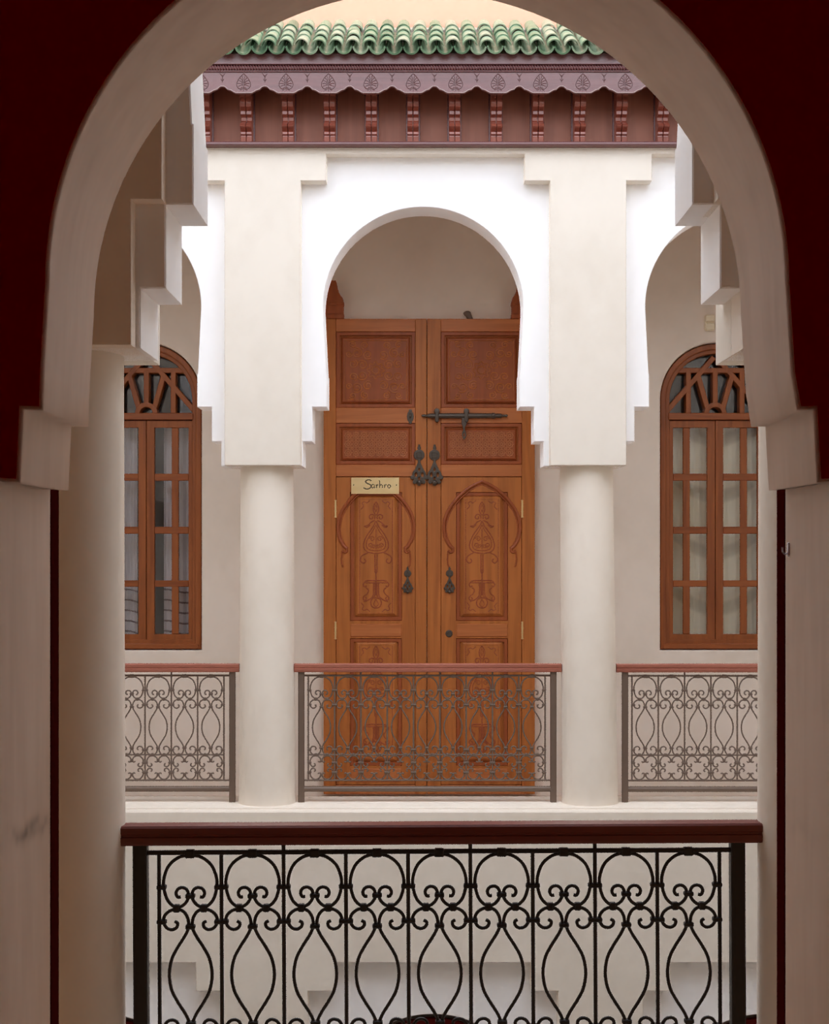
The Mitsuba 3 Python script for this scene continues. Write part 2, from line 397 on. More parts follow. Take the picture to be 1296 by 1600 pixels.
column(1.112, Y_NEAR, 0.145, ZC + 0.01, 0.178, 0.172, 0.0, 'large near column at the right end of the near railing')

# ------------------------------------------------------------------ far gallery wall, openings
DS = F / 11.525                                        # pixels per metre on the door's face
DX = lambda px: (px - VX) / DS
DZ = lambda py: EYE - (py - VY) / DS
WS = F / 11.66
WXC = [(228.5 - VX) / WS, (1118.5 - VX) / WS]
WZ = lambda py: EYE - (py - VY) / WS
def window_outline(xc, grow):
    r = 87 / WS + grow
    return Polygon([(xc - r, WZ(1014) - grow), (xc + r, WZ(1014) - grow)] + arc(xc, WZ(625), r, 0, 180, 41))
gw = sbox(XL, 0.0, XR, 4.4)
for xc in WXC:
    gw = gw.difference(window_outline(xc, 0.006))
put('wall_far', rex(gw, Y_WALL, Y_WALL + 0.3, 0.012, 3), 'plaster_wall', kind='structure', label='beige plaster gallery wall behind the far columns', category='wall')
put('wall_far_lower', bx(XL, XR, Y_WALL, Y_WALL + 0.3, ZG, 0.0), 'plaster_wall', kind='structure')

# rooms behind the windows
for i, xc in enumerate(WXC):
    nm = ('wall_window_room_left', 'wall_window_room_right')[i]
    x0, x1, y0, y1, z0, z1 = xc - 0.7, xc + 0.7, Y_WALL + 0.3, Y_WALL + 1.6, 0.3, 3.9
    put(nm, cat([bx(x0, x1, y1, y1 + 0.05, z0, z1), bx(x0 - 0.05, x0, y0, y1 + 0.05, z0, z1), bx(x1, x1 + 0.05, y0, y1 + 0.05, z0, z1), bx(x0, x1, y0, y1, z1, z1 + 0.05), bx(x0, x1, y0, y1, z0 - 0.05, z0)]), 'room_dark', kind='structure')

# ------------------------------------------------------------------ windows
def window(xc, name, label):
    w = thing(name, label, 'window', kind='structure')
    y = 11.66
    S = lambda dx: xc + dx / WS
    out, inn = window_outline(xc, 0.0), None
    ring = lambda a, b: window_outline(xc, -a / WS).difference(window_outline(xc, -b / WS))
    put('window_frame', rex(ring(0, 9), y - 0.030, y + 0.07, 0.008, 3), 'window_wood', w)
    put('window_frame', rex(ring(7, 15), y - 0.008, y + 0.12, 0.006, 2), 'window_wood', w)
    put('sill', bx(S(-83), S(83), y - 0.045, y + 0.02, WZ(1013.5), WZ(1006), 0.004), 'window_wood_rail', w)
    put('transom', bx(S(-74), S(74), y - 0.018, y + 0.05, WZ(656), WZ(645.5), 0.004), 'window_wood_rail', w)
    # casements
    for s in (-1, 1):
        a, b = sorted((S(s * 0.4), S(s * 73.5)))
        frame = sbox(a, WZ(1001), b, WZ(657))
        rows = [(668, 740), (751, 823), (834, 907), (917, 991)]
        cols = [(12.5, 39.5), (50, 66)]
        holes = [sbox(*sorted((S(s * c0), S(s * c1)))[:1], WZ(r1), sorted((S(s * c0), S(s * c1)))[1], WZ(r0)) for r0, r1 in rows for c0, c1 in cols]
        inner = unary_union([sbox(min(S(s * 12.5), S(s * 66)), WZ(991), max(S(s * 12.5), S(s * 66)), WZ(668))])
        outer_frame = frame.difference(inner)
        munt = inner.difference(unary_union(holes))
        c = put('casement', rex(outer_frame, y + 0.006, y + 0.05, 0.004, 2), 'window_wood', w)
        xa, xb = sorted((S(s * 39.5), S(s * 50)))
        put('muntin', bx(xa, xb, y + 0.012, y + 0.045, WZ(991), WZ(668), 0.004), 'window_wood', c)
        for r0, r1 in ((740, 751), (823, 834), (907, 917)):
            xa, xb = sorted((S(s * 12.5), S(s * 66)))
            put('muntin', bx(xa, xb, y + 0.010, y + 0.045, WZ(r1), WZ(r0), 0.004), 'window_wood_rail', c)
        for h in holes:
            x0, z0, x1, z1 = h.bounds
            q = trimesh.Trimesh([[x0, y + 0.03, z0], [x1, y + 0.03, z0], [x1, y + 0.03, z1], [x0, y + 0.03, z1]], [[0, 1, 2], [0, 2, 3]], process=False)
            q.vertices[:, 1] += random.uniform(-0.0015, 0.0015) * np.array([1, -1, -1, 1]) + random.uniform(-0.001, 0.001) * np.array([1, 1, -1, -1])
            put('pane', q, 'glass', c, smooth=False)
    # fanlight tracery
    C = lambda x, py: (S(x), WZ(py))
    bars = [LineString([C(-42, 646), C(-42, 577)]), LineString([C(42, 646), C(42, 577)]), LineString([C(-58, 578.5), C(58, 578.5)]),
            LineString([C(0, 632), C(0, 578)]), LineString([C(-12, 638), C(-27, 586)]), LineString([C(12, 638), C(27, 586)]),
            LineString([C(-76, 643), C(-2, 558)]), LineString([C(76, 643), C(2, 558)])]
    inside = window_outline(xc, -13 / WS).intersection(sbox(xc - 1, WZ(647), xc + 1, 9))
    hub = Point(*C(0, 646)).buffer(17.5 / WS, 24).difference(Point(*C(0, 646)).buffer(10 / WS, 24))
    for k, ln in enumerate(bars):
        b = ln.buffer(3.9 / WS, cap_style=2).intersection(inside)
        put('fanlight_bar', rex(b, y + 0.004 + 0.0012 * (k % 3), y + 0.115, 0.003, 1), 'window_wood', w)
    put('fanlight_hub', rex(hub.intersection(inside), y - 0.002, y + 0.115, 0.004, 2), 'window_wood', w)
    pts = np.array(inside.exterior.coords)[:-1]
    V = np.stack([pts[:, 0], np.full(len(pts), y + 0.116), pts[:, 1]], 1)
    t = earcut.triangulate_float64(pts, np.array([len(pts)], np.uint32)).reshape(-1, 3)
    put('fanlight_pane', trimesh.Trimesh(V, t, process=False), 'glass', w, smooth=False)
    return w
window(WXC[0], 'window_1', 'arched wooden window with grey striped curtains left of the door')
window(WXC[1], 'window_2', 'arched wooden window with cream curtains right of the door')

def curtain(x0, x1, y, z0, z1, amp, freq, ph):
    nx, nz = 70, 12
    u, v = np.meshgrid(np.linspace(0, 1, nx), np.linspace(0, 1, nz))
    X = x0 + (x1 - x0) * u
    Y = y + amp * np.sin(u * freq + ph + 0.5 * np.sin(v * 3)) + amp * 0.5 * np.sin(u * freq * 2.3 + 1)
    Z = z0 + (z1 - z0) * v
    V = np.stack([X, Y, Z], -1).reshape(-1, 3)
    Fc = []
    for j in range(nz - 1):
        for i in range(nx - 1):
            a = j * nx + i
            Fc += [[a, a + 1, a + nx + 1], [a, a + nx + 1, a + nx]]
    return trimesh.Trimesh(V, Fc, process=False)
put('curtain', curtain(WXC[0] - 0.40, WXC[0] - 0.09, 11.83, WZ(1000), WZ(660), 0.012, 24, 0), 'curtain_grey', smooth=True, label='grey curtain with dark hem stripes behind the left casement of the left window', category='curtain')
put('curtain', curtain(WXC[0] + 0.10, WXC[0] + 0.40, 11.83, WZ(1000), WZ(660), 0.012, 20, 2), 'curtain_grey', smooth=True, label='grey curtain with dark hem stripes behind the right casement of the left window', category='curtain')
put('curtain', curtain(WXC[1] - 0.40, WXC[1] + 0.40, 11.83, WZ(1000), WZ(660), 0.012, 40, 1), 'curtain_cream_folds', smooth=True, label='cream curtain with painted fold shade behind the panes of the right window', category='curtain')

# ------------------------------------------------------------------ the great wooden door
door = thing('door_1', 'tall carved brown wooden double door in the middle of the far gallery', 'door', kind='structure')
YD = 11.525
def drect(x0, x1, y0, y1, d0, d1, c=0.003):
    return bx(DX(x0), DX(x1), YD + d0, YD + d1, DZ(y1), DZ(y0), c)
def dpoly(pts): return Polygon([(DX(a), DZ(b)) for a, b in pts])
def raised(x0, x1, y0, y1, bev, d0, d1):
    """A fielded panel: sloping margins, flat field in front."""
    o = [(DX(x0), DZ(y1)), (DX(x1), DZ(y1)), (DX(x1), DZ(y0)), (DX(x0), DZ(y0))]
    b = bev / DS
    i = [(o[0][0] + b, o[0][1] + b), (o[1][0] - b, o[1][1] + b), (o[2][0] - b, o[2][1] - b), (o[3][0] + b, o[3][1] - b)]
    return trimesh.convex.convex_hull(np.array([(x, YD + d1, z) for x, z in o] + [(x, YD + (d0 + d1) / 2, z) for x, z in o] + [(x, YD + d0, z) for x, z in i]))
def moulding(x0, x1, y0, y1, w, d0, d1):
    p = sbox(DX(x0), DZ(y1), DX(x1), DZ(y0)).difference(sbox(DX(x0 + w), DZ(y1 - w), DX(x1 - w), DZ(y0 + w)))
    return rex(p, YD + d0, YD + d1, 0.006, 3, False)
def strapwork(x0, x1, y0, y1, nx, ny, d, r):
    """Interlaced star lattice carved in low relief."""
    ms = []
    cw, ch = (x1 - x0) / nx, (y1 - y0) / ny
    for i in range(nx):
        for j in range(ny):
            cx, cy = x0 + (i + .5) * cw, y0 + (j + .5) * ch
            ring = []
            for k in range(16):
                a = k * math.pi / 8
                q = (0.47 if k % 2 == 0 else 0.33)
                ring.append((DX(cx + cw * q * math.cos(a)), DZ(cy + ch * q * math.sin(a))))
            ms.append(tube(ring, r, YD + d, 5, closed=True, flat=0.8))
            dia = [(DX(cx + cw * .17 * math.cos(a)), DZ(cy + ch * .17 * math.sin(a))) for a in np.arange(8) * math.pi / 4]
            ms.append(tube(dia, r, YD + d, 5, closed=True, flat=0.8))
            if i and j:
                ms.append(tube([(DX(cx - cw / 2 + cw * .15 * math.cos(a)), DZ(cy - ch / 2 + ch * .15 * math.sin(a))) for a in np.arange(4) * math.pi / 2], r, YD + d, 5, closed=True, flat=0.8))
    return cat(ms)
def arabesque(x0, x1, y0, y1, d, r):
    """Leafy scrolls around a centre rosette, mirrored left and right."""
    ms = []
    cx, cy = (x0 + x1) / 2, (y0 + y1) / 2
    hw, hh = (x1 - x0) / 2, (y1 - y0) / 2
    ms.append(tube([(DX(cx + hw * 1.0 * a), DZ(cy + hh * b)) for a, b in ((-1, -1), (1, -1), (1, 1), (-1, 1))], r, YD + d, 5, closed=True))
    for q in (0.12, 0.24):
        ms.append(tube([(DX(cx + hw * q * math.cos(a) * (1 + .18 * math.cos(8 * a))), DZ(cy + hw * q * math.sin(a) * (1 + .18 * math.cos(8 * a)))) for a in np.linspace(0, 2 * math.pi, 48, endpoint=False)], r, YD + d, 5, closed=True))
    for sx in (-1, 1):
        for sy in (-1, 1):
            for (u, v, R, turn, a0) in ((.42, .18, .17, 1.6, 0), (.72, .22, .15, 1.5, 2), (.25, .52, .16, 1.6, 4), (.6, .58, .18, 1.7, 1), (.86, .55, .11, 1.4, 3), (.35, .84, .13, 1.5, 5), (.74, .86, .12, 1.4, 0.5)):
                t = np.linspace(0, 1, 26)
                a = a0 + turn * 2 * math.pi * t
                rr = R * (1 - 0.78 * t)
                ms.append(tube([(DX(cx + sx * hw * (u + x)), DZ(cy + sy * hh * (v + z))) for x, z in zip(rr * np.cos(a), rr * np.sin(a))], r, YD + d, 5, flat=0.8))
    return cat(ms)
def curl(cx, cy, R, a0, turns, s=1, n=22):
    t = np.linspace(0, 1, n)
    a = np.radians(a0) + s * turns * 2 * math.pi * t
    r = R * (1 - 0.75 * t)
    return list(zip(cx + r * np.cos(a), cy + r * np.sin(a)))
def tree_motif(c, d, dy=0.0, r=0.0042, part='all'):
    """Carved vase of foliage on a stem and foot; pixel offsets about the panel's centre line c."""
    ms = []
    def ln(pts, closed=False, rr=r, mirror=True, n=5):
        p = spline(pts, n, closed)
        for s in ((1, -1) if mirror else (1,)):
            ms.append(tube([(DX(c + s * a), DZ(b + dy)) for a, b in p], rr, YD + d, 6, closed=closed, flat=0.7))
    ln([(0, 784), (3.5, 790), (4, 797), (2, 803), (0, 805)])
    ln([(0, 788), (1.8, 794), (0, 800)], rr=r * .7)
    ln(curl(7, 808, 5.5, 150, 1.2, 1)); ln([(2, 813), (8, 816), (13, 821), (18, 822), (14, 824), (9, 820)])
    ln([(0, 814), (4, 822), (9, 829), (15, 838), (19, 848), (19, 856), (14, 862), (6, 864), (0, 864.5)])
    ln([(0, 820), (4, 828), (8, 834), (13, 842), (15, 850), (13, 857), (6, 860), (0, 860.5)], rr=r * .8)
    ln(curl(6, 842, 4.5, 0, 1.3, -1), rr=r * .8); ln(curl(9, 852, 4.2, 90, 1.3, 1), rr=r * .8); ln(curl(3.5, 854, 3.2, 180, 1.2, 1), rr=r * .8)
    ln([(0, 826), (0, 858)], rr=r * .7, mirror=False)
    ln([(13, 864), (18, 866), (23, 870), (24, 876), (20, 880), (16, 877), (18, 873)])
    ln([(1.8, 866), (1.6, 880), (1.8, 893)]); ln([(0, 893), (0, 930)], mirror=False); ln([(0, 890), (1.8, 893), (0, 896)])
    ln([(0, 907), (10, 907), (17, 908)]); ln([(0, 910.5), (17, 910.5)])
    ln([(17, 909), (20, 913), (18, 917), (15, 915)])
    ln([(16, 918), (12, 922), (14, 928), (19, 932), (20, 936), (17, 938), (15, 935), (17, 933)])
    ln([(4, 911), (4.5, 930), (11, 937), (19, 940)]); ln([(1.8, 911), (1.8, 930), (8, 938)])
    ln([(0, 934), (6, 936), (8.5, 942), (6, 948), (0, 950.5)]); ln([(0, 936), (3.5, 944), (0, 949)], rr=r * .7)
    return cat(ms)
def corner_motif(x0, x1, y0, y1, d, r=0.0036):
    ms = []
    for ix, iy, x, y in ((1, 1, x0, y0), (-1, 1, x1, y0), (1, -1, x0, y1), (-1, -1, x1, y1)):
        p = spline([(2, 16), (6, 11), (4, 6), (8, 4), (11, 6), (16, 2)], 4)
        ms.append(tube([(DX(x + ix * a), DZ(y + iy * b)) for a, b in p], r, YD + d, 5, flat=0.7))
    ms.append(tube([(DX(a), DZ(b)) for a, b in ((x0, y0), (x1, y0), (x1, y1), (x0, y1))], r * .7, YD + d, 5, closed=True, flat=0.7))
    return cat(ms)
HS = [(0, 752), (11, 757), (24, 765), (41, 781), (54, 800), (59.5, 820), (58, 838), (52, 851), (46, 857), (45.5, 861), (49, 863), (53, 860)]
def horseshoe(c, d, r):
    R = spline(HS[:9], 6)
    left = [(DX(c - a), DZ(b)) for a, b in R[::-1]]
    right = [(DX(c + a), DZ(b)) for a, b in R[1:]]
    ms = [tube(left + right, r, YD + d, 8, flat=1.0)]
    for s in (-1, 1):
        f = spline(HS[8:], 5)
        ms.append(tube([(DX(c + s * a), DZ(b)) for a, b in f], r * .8, YD + d, 6))
        ms.append(tube([(DX(c + s * a), DZ(b)) for a, b in ((53, 862), (54, 874), (53, 883), (51, 886))], r * .5, YD + d, 6))
    inner = [(a * .94, 752 + 4.5 + (b - 752) * .955) for a, b in R]
    ms.append(tube([(DX(c - a), DZ(b)) for a, b in inner[::-1]] + [(DX(c + a), DZ(b)) for a, b in inner[1:]], r * .55, YD + d + .004, 6))
    return cat(ms)

# iron furniture of the door, each built once about (0, 0, 0) with its face towards -y
def knocker_mesh(k=1.0):
    u = k / DS
    disc = Point(0, 0).buffer(8.5 * u, 12)
    fin = unary_union([Point(0, 11 * u).buffer(2.8 * u), Point(0, 15 * u).buffer(1.7 * u), sbox(-1.2 * u, 5 * u, 1.2 * u, 13 * u)])
    plate = unary_union([affinity.scale(Point(0, -32 * u).buffer(11 * u, 12), 1, 1.05), Polygon([(-9 * u, -28 * u), (9 * u, -28 * u), (2 * u, -12 * u), (-2 * u, -12 * u)]),
                         *[Point(x * u, z * u).buffer(3.2 * u, 6) for x, z in ((-7, -42), (0, -45), (7, -42), (-10.5, -35), (10.5, -35))]])
    for x, z, rr in ((0, -23, 2.2), (-5, -31, 2.8), (5, -31, 2.8), (0, -37, 2.2)):
        plate = plate.difference(affinity.scale(Point(x * u, z * u).buffer(rr * u, 6), 0.75, 1.25))
    ms = [rex(disc, -0.012 * k, 0.0, 0.003 * k, 2, False), rex(fin, -0.009 * k, 0.0, 0.002 * k, 1, False), rex(plate, -0.02 * k, -0.006 * k, 0.003 * k, 2)]
    ms.append(bx(-4 * u, 4 * u, -0.018 * k, 0, -5 * u, 4 * u, 0.003 * k))
    ms.append(rex(sbox(-2 * u, -14 * u, 2 * u, -5 * u), -0.016 * k, 0, 0.002 * k, 1, False))
    s = trimesh.creation.icosphere(2, 4.2 * u); s.apply_translation([0, -0.018 * k, -43 * u]); ms.append(s)
    return cat(ms)
KN, KN_S = shape(knocker_mesh(1.0), 'black_iron'), shape(knocker_mesh(0.66), 'black_iron')
def key_plate():
    u = 1 / DS
    p = affinity.scale(Point(0, 0).buffer(6.2 * u, 10), 0.85, 1.45)
    p = unary_union([p, Point(0, 9 * u).buffer(2.5 * u), Point(0, -9 * u).buffer(2.5 * u)])
    m = rex(p, -0.007, 0, 0.002, 2, False)
    s = trimesh.creation.icosphere(2, 2.6 * u); s.apply_scale([0.7, 0.9, 1.6]); s.apply_translation([0, -0.012, 1 * u])
    return cat([m, s])
HINGE = shape(cat([rod([0, 0, -13 / DS], [0, 0, 13 / DS], 0.0075, 10), *[lathe([(0, z - .004), (0.0095, z - .003), (0.0095, z + .003), (0, z + .004)], 12) for z in (-13 / DS, -4 / DS, 4 / DS, 13 / DS)]]), 'brass')
def at(px, py, d): return T().translate([DX(px), YD + d, DZ(py)])

for s, x_out, x_seam, c in ((-1, 506, 667, 587.8), (1, 836, 667.6, 753.6)):
    X = lambda v: (667.3 + s * v)                       # v: pixels from the seam between the leaves
    R = lambda a, b: sorted((X(a), X(b)))
    o = abs(x_out - 667.3)
    leaf = put('leaf', drect(*R(0.4, o), 498, 1241, 0.034, 0.074), 'door_wood', door)
    xi, xo = (18 if s < 0 else 22), o - (19 if s < 0 else 20)
    put('stile', drect(*R(xo, o), 498, 1241, 0.0, 0.036), 'door_wood', leaf)
    put('stile', drect(*R(0.5, xi), 498, 1241, 0.0 if s < 0 else 0.003, 0.03), 'door_wood', leaf)
    for y0, y1 in ((498, 518), (637, 661), (726, 744.5), (1227, 1241)):
        put('rail', drect(*R(xi, xo), y0, y1, 0.003, 0.036), 'door_wood_rail', leaf)
    for y0, y1, kind in ((518, 637, 0), (661, 726, 1)):
        a, b = R(xi, xo)
        put('moulding', moulding(a, b, y0, y1, 6, 0.012, 0.034), 'door_wood_red', leaf)
        put('carved_panel', raised(a + 8, b - 8, y0 + 8, y1 - 7, 3, 0.010, 0.040), 'door_wood_red', leaf)
        if kind == 0:
            put('arabesque_carving', arabesque(a + 13.5, b - 13.5, y0 + 14, y1 - 12.5, 0.0078, 0.0042), 'door_wood', leaf)
        else:
            put('star_carving', strapwork(a + 13, b - 13, y0 + 13, y1 - 12, 8, 3, 0.0075, 0.0042), 'carving_lit', leaf, label='carved star lattice, paler tone for light on raised edges')
    # the wicket in the lower half
    a, b = R(xi, xo)
    wk = sbox(DX(a + .5), DZ(1226), DX(b - .5), DZ(745.5))
    p0, p1 = c - 40.5, c + 40.5
    hole = unary_union([sbox(DX(p0), DZ(970), DX(p1), DZ(769)), sbox(DX(p0), DZ(1197), DX(p1), DZ(997.5))])
    put('wicket_door', rex(wk.difference(hole), YD + 0.007, YD + 0.036, 0.003, 2, False), 'door_wood', leaf)
    put('wicket_rail', drect(p0 + 0.5, p1 - 0.5, 975, 995, 0.0, 0.012, 0.005), 'door_wood_rail', leaf)
    put('wicket_rail', drect(p0 + 0.5, p1 - 0.5, 1201, 1222, 0.002, 0.012, 0.005), 'door_wood_rail', leaf)
    for y0, y1 in ((769, 970), (997.5, 1197)):
        put('moulding', moulding(p0, p1, y0, y1, 6, 0.015, 0.034), 'door_wood_red', leaf)
        put('carved_panel', raised(p0 + 8, p1 - 8, y0 + 5, y1 - 7, 4, 0.012, 0.04), 'door_wood', leaf)
        put('corner_carving', corner_motif(p0 + 15, p1 - 15, y0 + 11, y1 - 12, 0.0115), 'door_carving_shade', leaf)
        put('tree_carving', tree_motif(c, 0.0105, 0 if y0 < 800 else 225), 'door_carving_shade', leaf)
    put('horseshoe_moulding', horseshoe(c, 0.004, 0.0115), 'door_wood_red', leaf)
    # furniture
    put('knocker', KN, None, leaf, at=at(667.3 + s * 12, 711, 0.002), label='large black iron door knocker')
    put('knocker', KN_S, None, leaf, at=at(667.3 + s * (30 if s < 0 else 35.5), 896, 0.006), label='small black iron door knocker')
    for y in (795, 985):
        put('hinge', HINGE, None, leaf, at=at(X(xo + 0.5), y, 0.0), label='brass hinge')
leafL, leafR = 'door_1__leaf', 'door_1__leaf_001'
put('keyhole_plate', shape(key_plate(), 'black_iron'), None, leafL, at=at(641.5, 651, 0.002), label='black iron keyhole plate')
put('lock', lathe([(0, -0.004), (0.024, -0.004), (0.026, 0.004), (0.018, 0.010), (0.016, 0.008), (0.006, 0.008), (0.005, 0.012), (0, 0.012)], 28).apply_transform(trimesh.transformations.rotation_matrix(math.pi / 2, [1, 0, 0])).apply_translation([DX(702), YD + 0.005, DZ(990)]), 'black_iron', leafR, label='round metal lock')
def bolt():
    ms = []
    prof = [(0, 659), (1.6, 659.5), (2.4, 663), (1.6, 666), (2.6, 669), (3.6, 672), (3.8, 684), (4.1, 700), (4.1, 730), (3.8, 768), (4.6, 769), (4.6, 773), (3.4, 774), (3.4, 783), (2.2, 784), (1.8, 789), (2.4, 791), (1.4, 793), (0, 793.5)]
    m = trimesh.creation.revolve(np.array([(r / DS, (x - 659) / DS) for r, x in prof]), sections=14)
    m.apply_transform(trimesh.transformations.rotation_matrix(math.pi / 2, [0, 1, 0]))
    m.apply_translation([DX(659), YD - 0.020, DZ(650)])
    ms.append(m)
    for x in (683, 729):
        ms.append(rex(unary_union([Point(DX(x), DZ(643)).buffer(4.2 / DS, 8), Point(DX(x), DZ(657)).buffer(3.2 / DS, 8), sbox(DX(x - 3), DZ(656), DX(x + 3), DZ(644))]), YD - 0.042, YD + 0.004, 0.006, 2))
    return cat(ms)
put('slide_bolt', bolt(), 'black_iron', leafR, label='long black iron slide bolt')
hasp = dpoly([(721.5, 650), (729.5, 650), (729.5, 662), (727, 668), (726.6, 672), (728.8, 678), (728, 684), (725.5, 688), (723, 684), (722, 678), (724, 672), (723.4, 668), (721.5, 662)]).difference(affinity.scale(Point(DX(725.4), DZ(680)).buffer(1.8 / DS, 6), .7, 1.6))
put('hasp', rex(hasp, YD - 0.030, YD - 0.020, 0.002, 1), 'black_iron', leafR, label='black iron hasp hanging from the bolt')

# brass name plate
plate = put('name_plate', bx(DX(549), DX(624), YD - 0.010, YD - 0.003, DZ(772), DZ(746), 0.0015), 'brass', label='polished brass name plate engraved Sarhro on the left door leaf', category='name plate')
L = {'S': [[(16, 3), (11, 1), (6, 2), (4, 5), (7, 8), (13, 10.5), (15, 14), (12, 18), (6, 19.5), (0, 17)]],
     'a': [[(6, 9.5), (3, 8.5), (.5, 11), (.5, 14), (3, 16), (6, 13)], [(6, 9), (6, 14), (7.5, 16)]],
     'r': [[(0, 9), (1, 12), (1, 16)], [(1, 12), (3, 9.5), (5, 9.5)]],
     'h': [[(0, 0), (.3, 9), (.3, 16)], [(.3, 13), (1.5, 10), (4, 9), (6, 11), (6.2, 16)]],
     'o': [[(3, 9), (.5, 11), (.7, 14.5), (3.2, 16), (5.8, 13.5), (5.3, 10.2), (3, 9)]]}
lx = 568.5
for ch, adv in (('S', 14.0), ('a', 8.4), ('r', 6.2), ('h', 8.4), ('r', 6.2), ('o', 6)):
    sc, off = (0.78, 749) if ch == 'S' else (0.75, 750.5)
    put('letter', cat([tube([(DX(a), DZ(b)) for a, b in spline([(lx + a * sc, off + b * sc) for a, b in st], 5)], 0.0042 if ch == 'S' else 0.0033, YD - 0.0102, 6, flat=0.3) for st in L[ch]]), 'engraving', plate, label='dark engraved letter ' + ch)
    lx += adv * 0.87
for px in (553, 620):
    put('screw', tube(arc(DX(px), DZ(758), 0.002, 0, 300, 8), 0.003, YD - 0.0102, 6, flat=0.4), 'engraving', plate)

# timber pivot blocks over the door, and a peg on its top edge
def pivot(cx, w, label):
    prof = [(-w, 498), (w, 498), (w, 474), (w * .92, 466), (w * .55, 458), (w * .35, 447), (w * .2, 438), (-w, 438)]
    s = 1 if cx < 667 else -1
    p = dpoly([(cx + s * a, b) for a, b in prof])
    k = thing('pivot_block', label, 'bracket')
    put('block', rex(p, YD + 0.0, Y_WALL + 0.0, 0.006, 2), 'door_wood_red', k)
    put('moulding', rex(dpoly([(cx - w - .8, 497.8), (cx + w + .8, 497.8), (cx + w + .8, 491), (cx - w - .8, 491)]), YD - 0.008, Y_WALL, 0.004, 2), 'door_wood_red', k)
    put('moulding', rex(dpoly([(cx - w - .8, 477), (cx + w + .8, 477), (cx + w + .8, 472), (cx - w - .8, 472)]), YD - 0.008, Y_WALL, 0.004, 2), 'door_wood_red', k)
pivot(522, 15, 'carved timber pivot block above the left corner of the double door')
pivot(814, 14, 'carved timber pivot block above the right corner of the double door')
pg = put('door_peg', cat([tube(spline([(DX(737), DZ(499)), (DX(734.5), DZ(495)), (DX(732), DZ(490.5))], 5), 0.02, YD + 0.03, 10, taper=np.linspace(.8, 1.15, 11)), trimesh.creation.icosphere(2, 0.025).apply_scale([1.1, 1, .8]).apply_translation([DX(730.5), YD + 0.03, DZ(489)])]), 'iron', label='small dark bent peg on the top edge of the right door leaf', category='peg')

# cream junction box above the right window
sw = put('junction_box', cat([bx((1104 - VX) / DS, (1120 - VX) / DS, Y_WALL - 0.035, Y_WALL + 0.002, EYE + (VY - 501.5) / DS, EYE + (VY - 490) / DS, 0.008), bx((1104 - VX) / DS, (1120 - VX) / DS, Y_WALL - 0.035, Y_WALL + 0.002, EYE + (VY - 515) / DS, EYE + (VY - 503) / DS, 0.008), bx((1105 - VX) / DS, (1119 - VX) / DS, Y_WALL - 0.02, Y_WALL + 0.002, EYE + (VY - 514) / DS, EYE + (VY - 491) / DS)]), 'switch_plastic', label='small cream two-part wall box above the right window', category='wall box')
# door hook on the right jamb of the near doorway
hk = thing('jamb_hook', 'small metal door hook on the right jamb of the near doorway', 'hook')
hy, hz, hx = 2.765, EYE - 0.002, 0.641
put('base_plate', lathe([(0, 0), (0.0075, 0), (0.007, 0.003), (0.003, 0.004), (0, 0.004)], 20).apply_transform(trimesh.transformations.rotation_matrix(-math.pi / 2, [0, 1, 0])).apply_transform(T_ := np.diag([1, 1, 1.7, 1])).apply_translation([hx, hy, hz]), 'chrome', hk)
put('hook', tube([(hx - 0.001, hz + .002), (hx - 0.003, hz - .006), (hx - 0.007, hz - .008), (hx - 0.011, hz - 0.004), (hx - 0.0115, hz + .004)], 0.0016, hy, 8), 'chrome', hk)

# ------------------------------------------------------------------ wrought iron railings
U = 1 / 568.0
W = 97.33
UP = [(47, 3.5), (30, 8), (15.5, 20), (8, 38), (7.2, 54), (12, 72), (20, 82), (29, 85.5), (38, 82), (44.3, 74.5), (46, 66), (43, 58), (36.5, 54.8), (29.5, 57), (26.3, 63.5), (29, 69.5), (33.5, 69.5)]
S_TOP = [(24, 107.5), (28.5, 110.5), (27, 117), (20, 120.5), (11.5, 117.5), (6.5, 108), (9, 98), (17, 91), (27, 88.7), (37, 91.5), (43.5, 100), (46, 111), (45.2, 119), (39.5, 131), (28, 149), (19, 167), (15.2, 191)]
S_BAR = S_TOP + [(a, 382 - b) for a, b in S_TOP[-2::-1]]
C_BAR = [(36, 317), (40.5, 320), (45, 318), (46, 311), (41, 302), (30, 296.5), (18, 298.5), (8.5, 309), (6.5, 322), (9.5, 332), (17, 337), (24.5, 334), (25.5, 328), (21, 325.5)]
def rail_xz(pts): return [((a) * U, -b * U) for a, b in pts]
IR = 2.65 * U
def mk(pts, mirror=False, vflip=False, n=4):     # shapes without a colour; railing() adds it
    p = [((W - a) if mirror else a, (680 - b) if vflip else b) for a, b in pts]
    return shape(tube(spline(rail_xz(p), n), IR, 0.0, 7), None, True)
UNIT = [('upper_scroll', mk(UP)), ('upper_scroll', mk(UP, True)), ('lens_bar', mk(S_BAR)), ('lens_bar', mk(S_BAR, True)),
        ('lower_scroll', mk(C_BAR)), ('lower_scroll', mk(C_BAR, True)), ('lower_scroll', mk(C_BAR, False, True)), ('lower_scroll', mk(C_BAR, True, True))]
def collar(w, h): return shape(bx(-w / 2 * U, w / 2 * U, -5.6 * U, 5.6 * U, -h / 2 * U, h / 2 * U, 1.5 * U), None, False)
COL = {'s': collar(15, 13), 'm': collar(15, 7), 'w': collar(22, 7), 'k': collar(10, 12)}
BAR = shape(rod([0, 0, 0], [0, 0, -387 * U], 3.05 * U, 8), None)
STUB = shape(rod([0, 0, 0], [0, 0, 14 * U], 3.05 * U, 8), None)

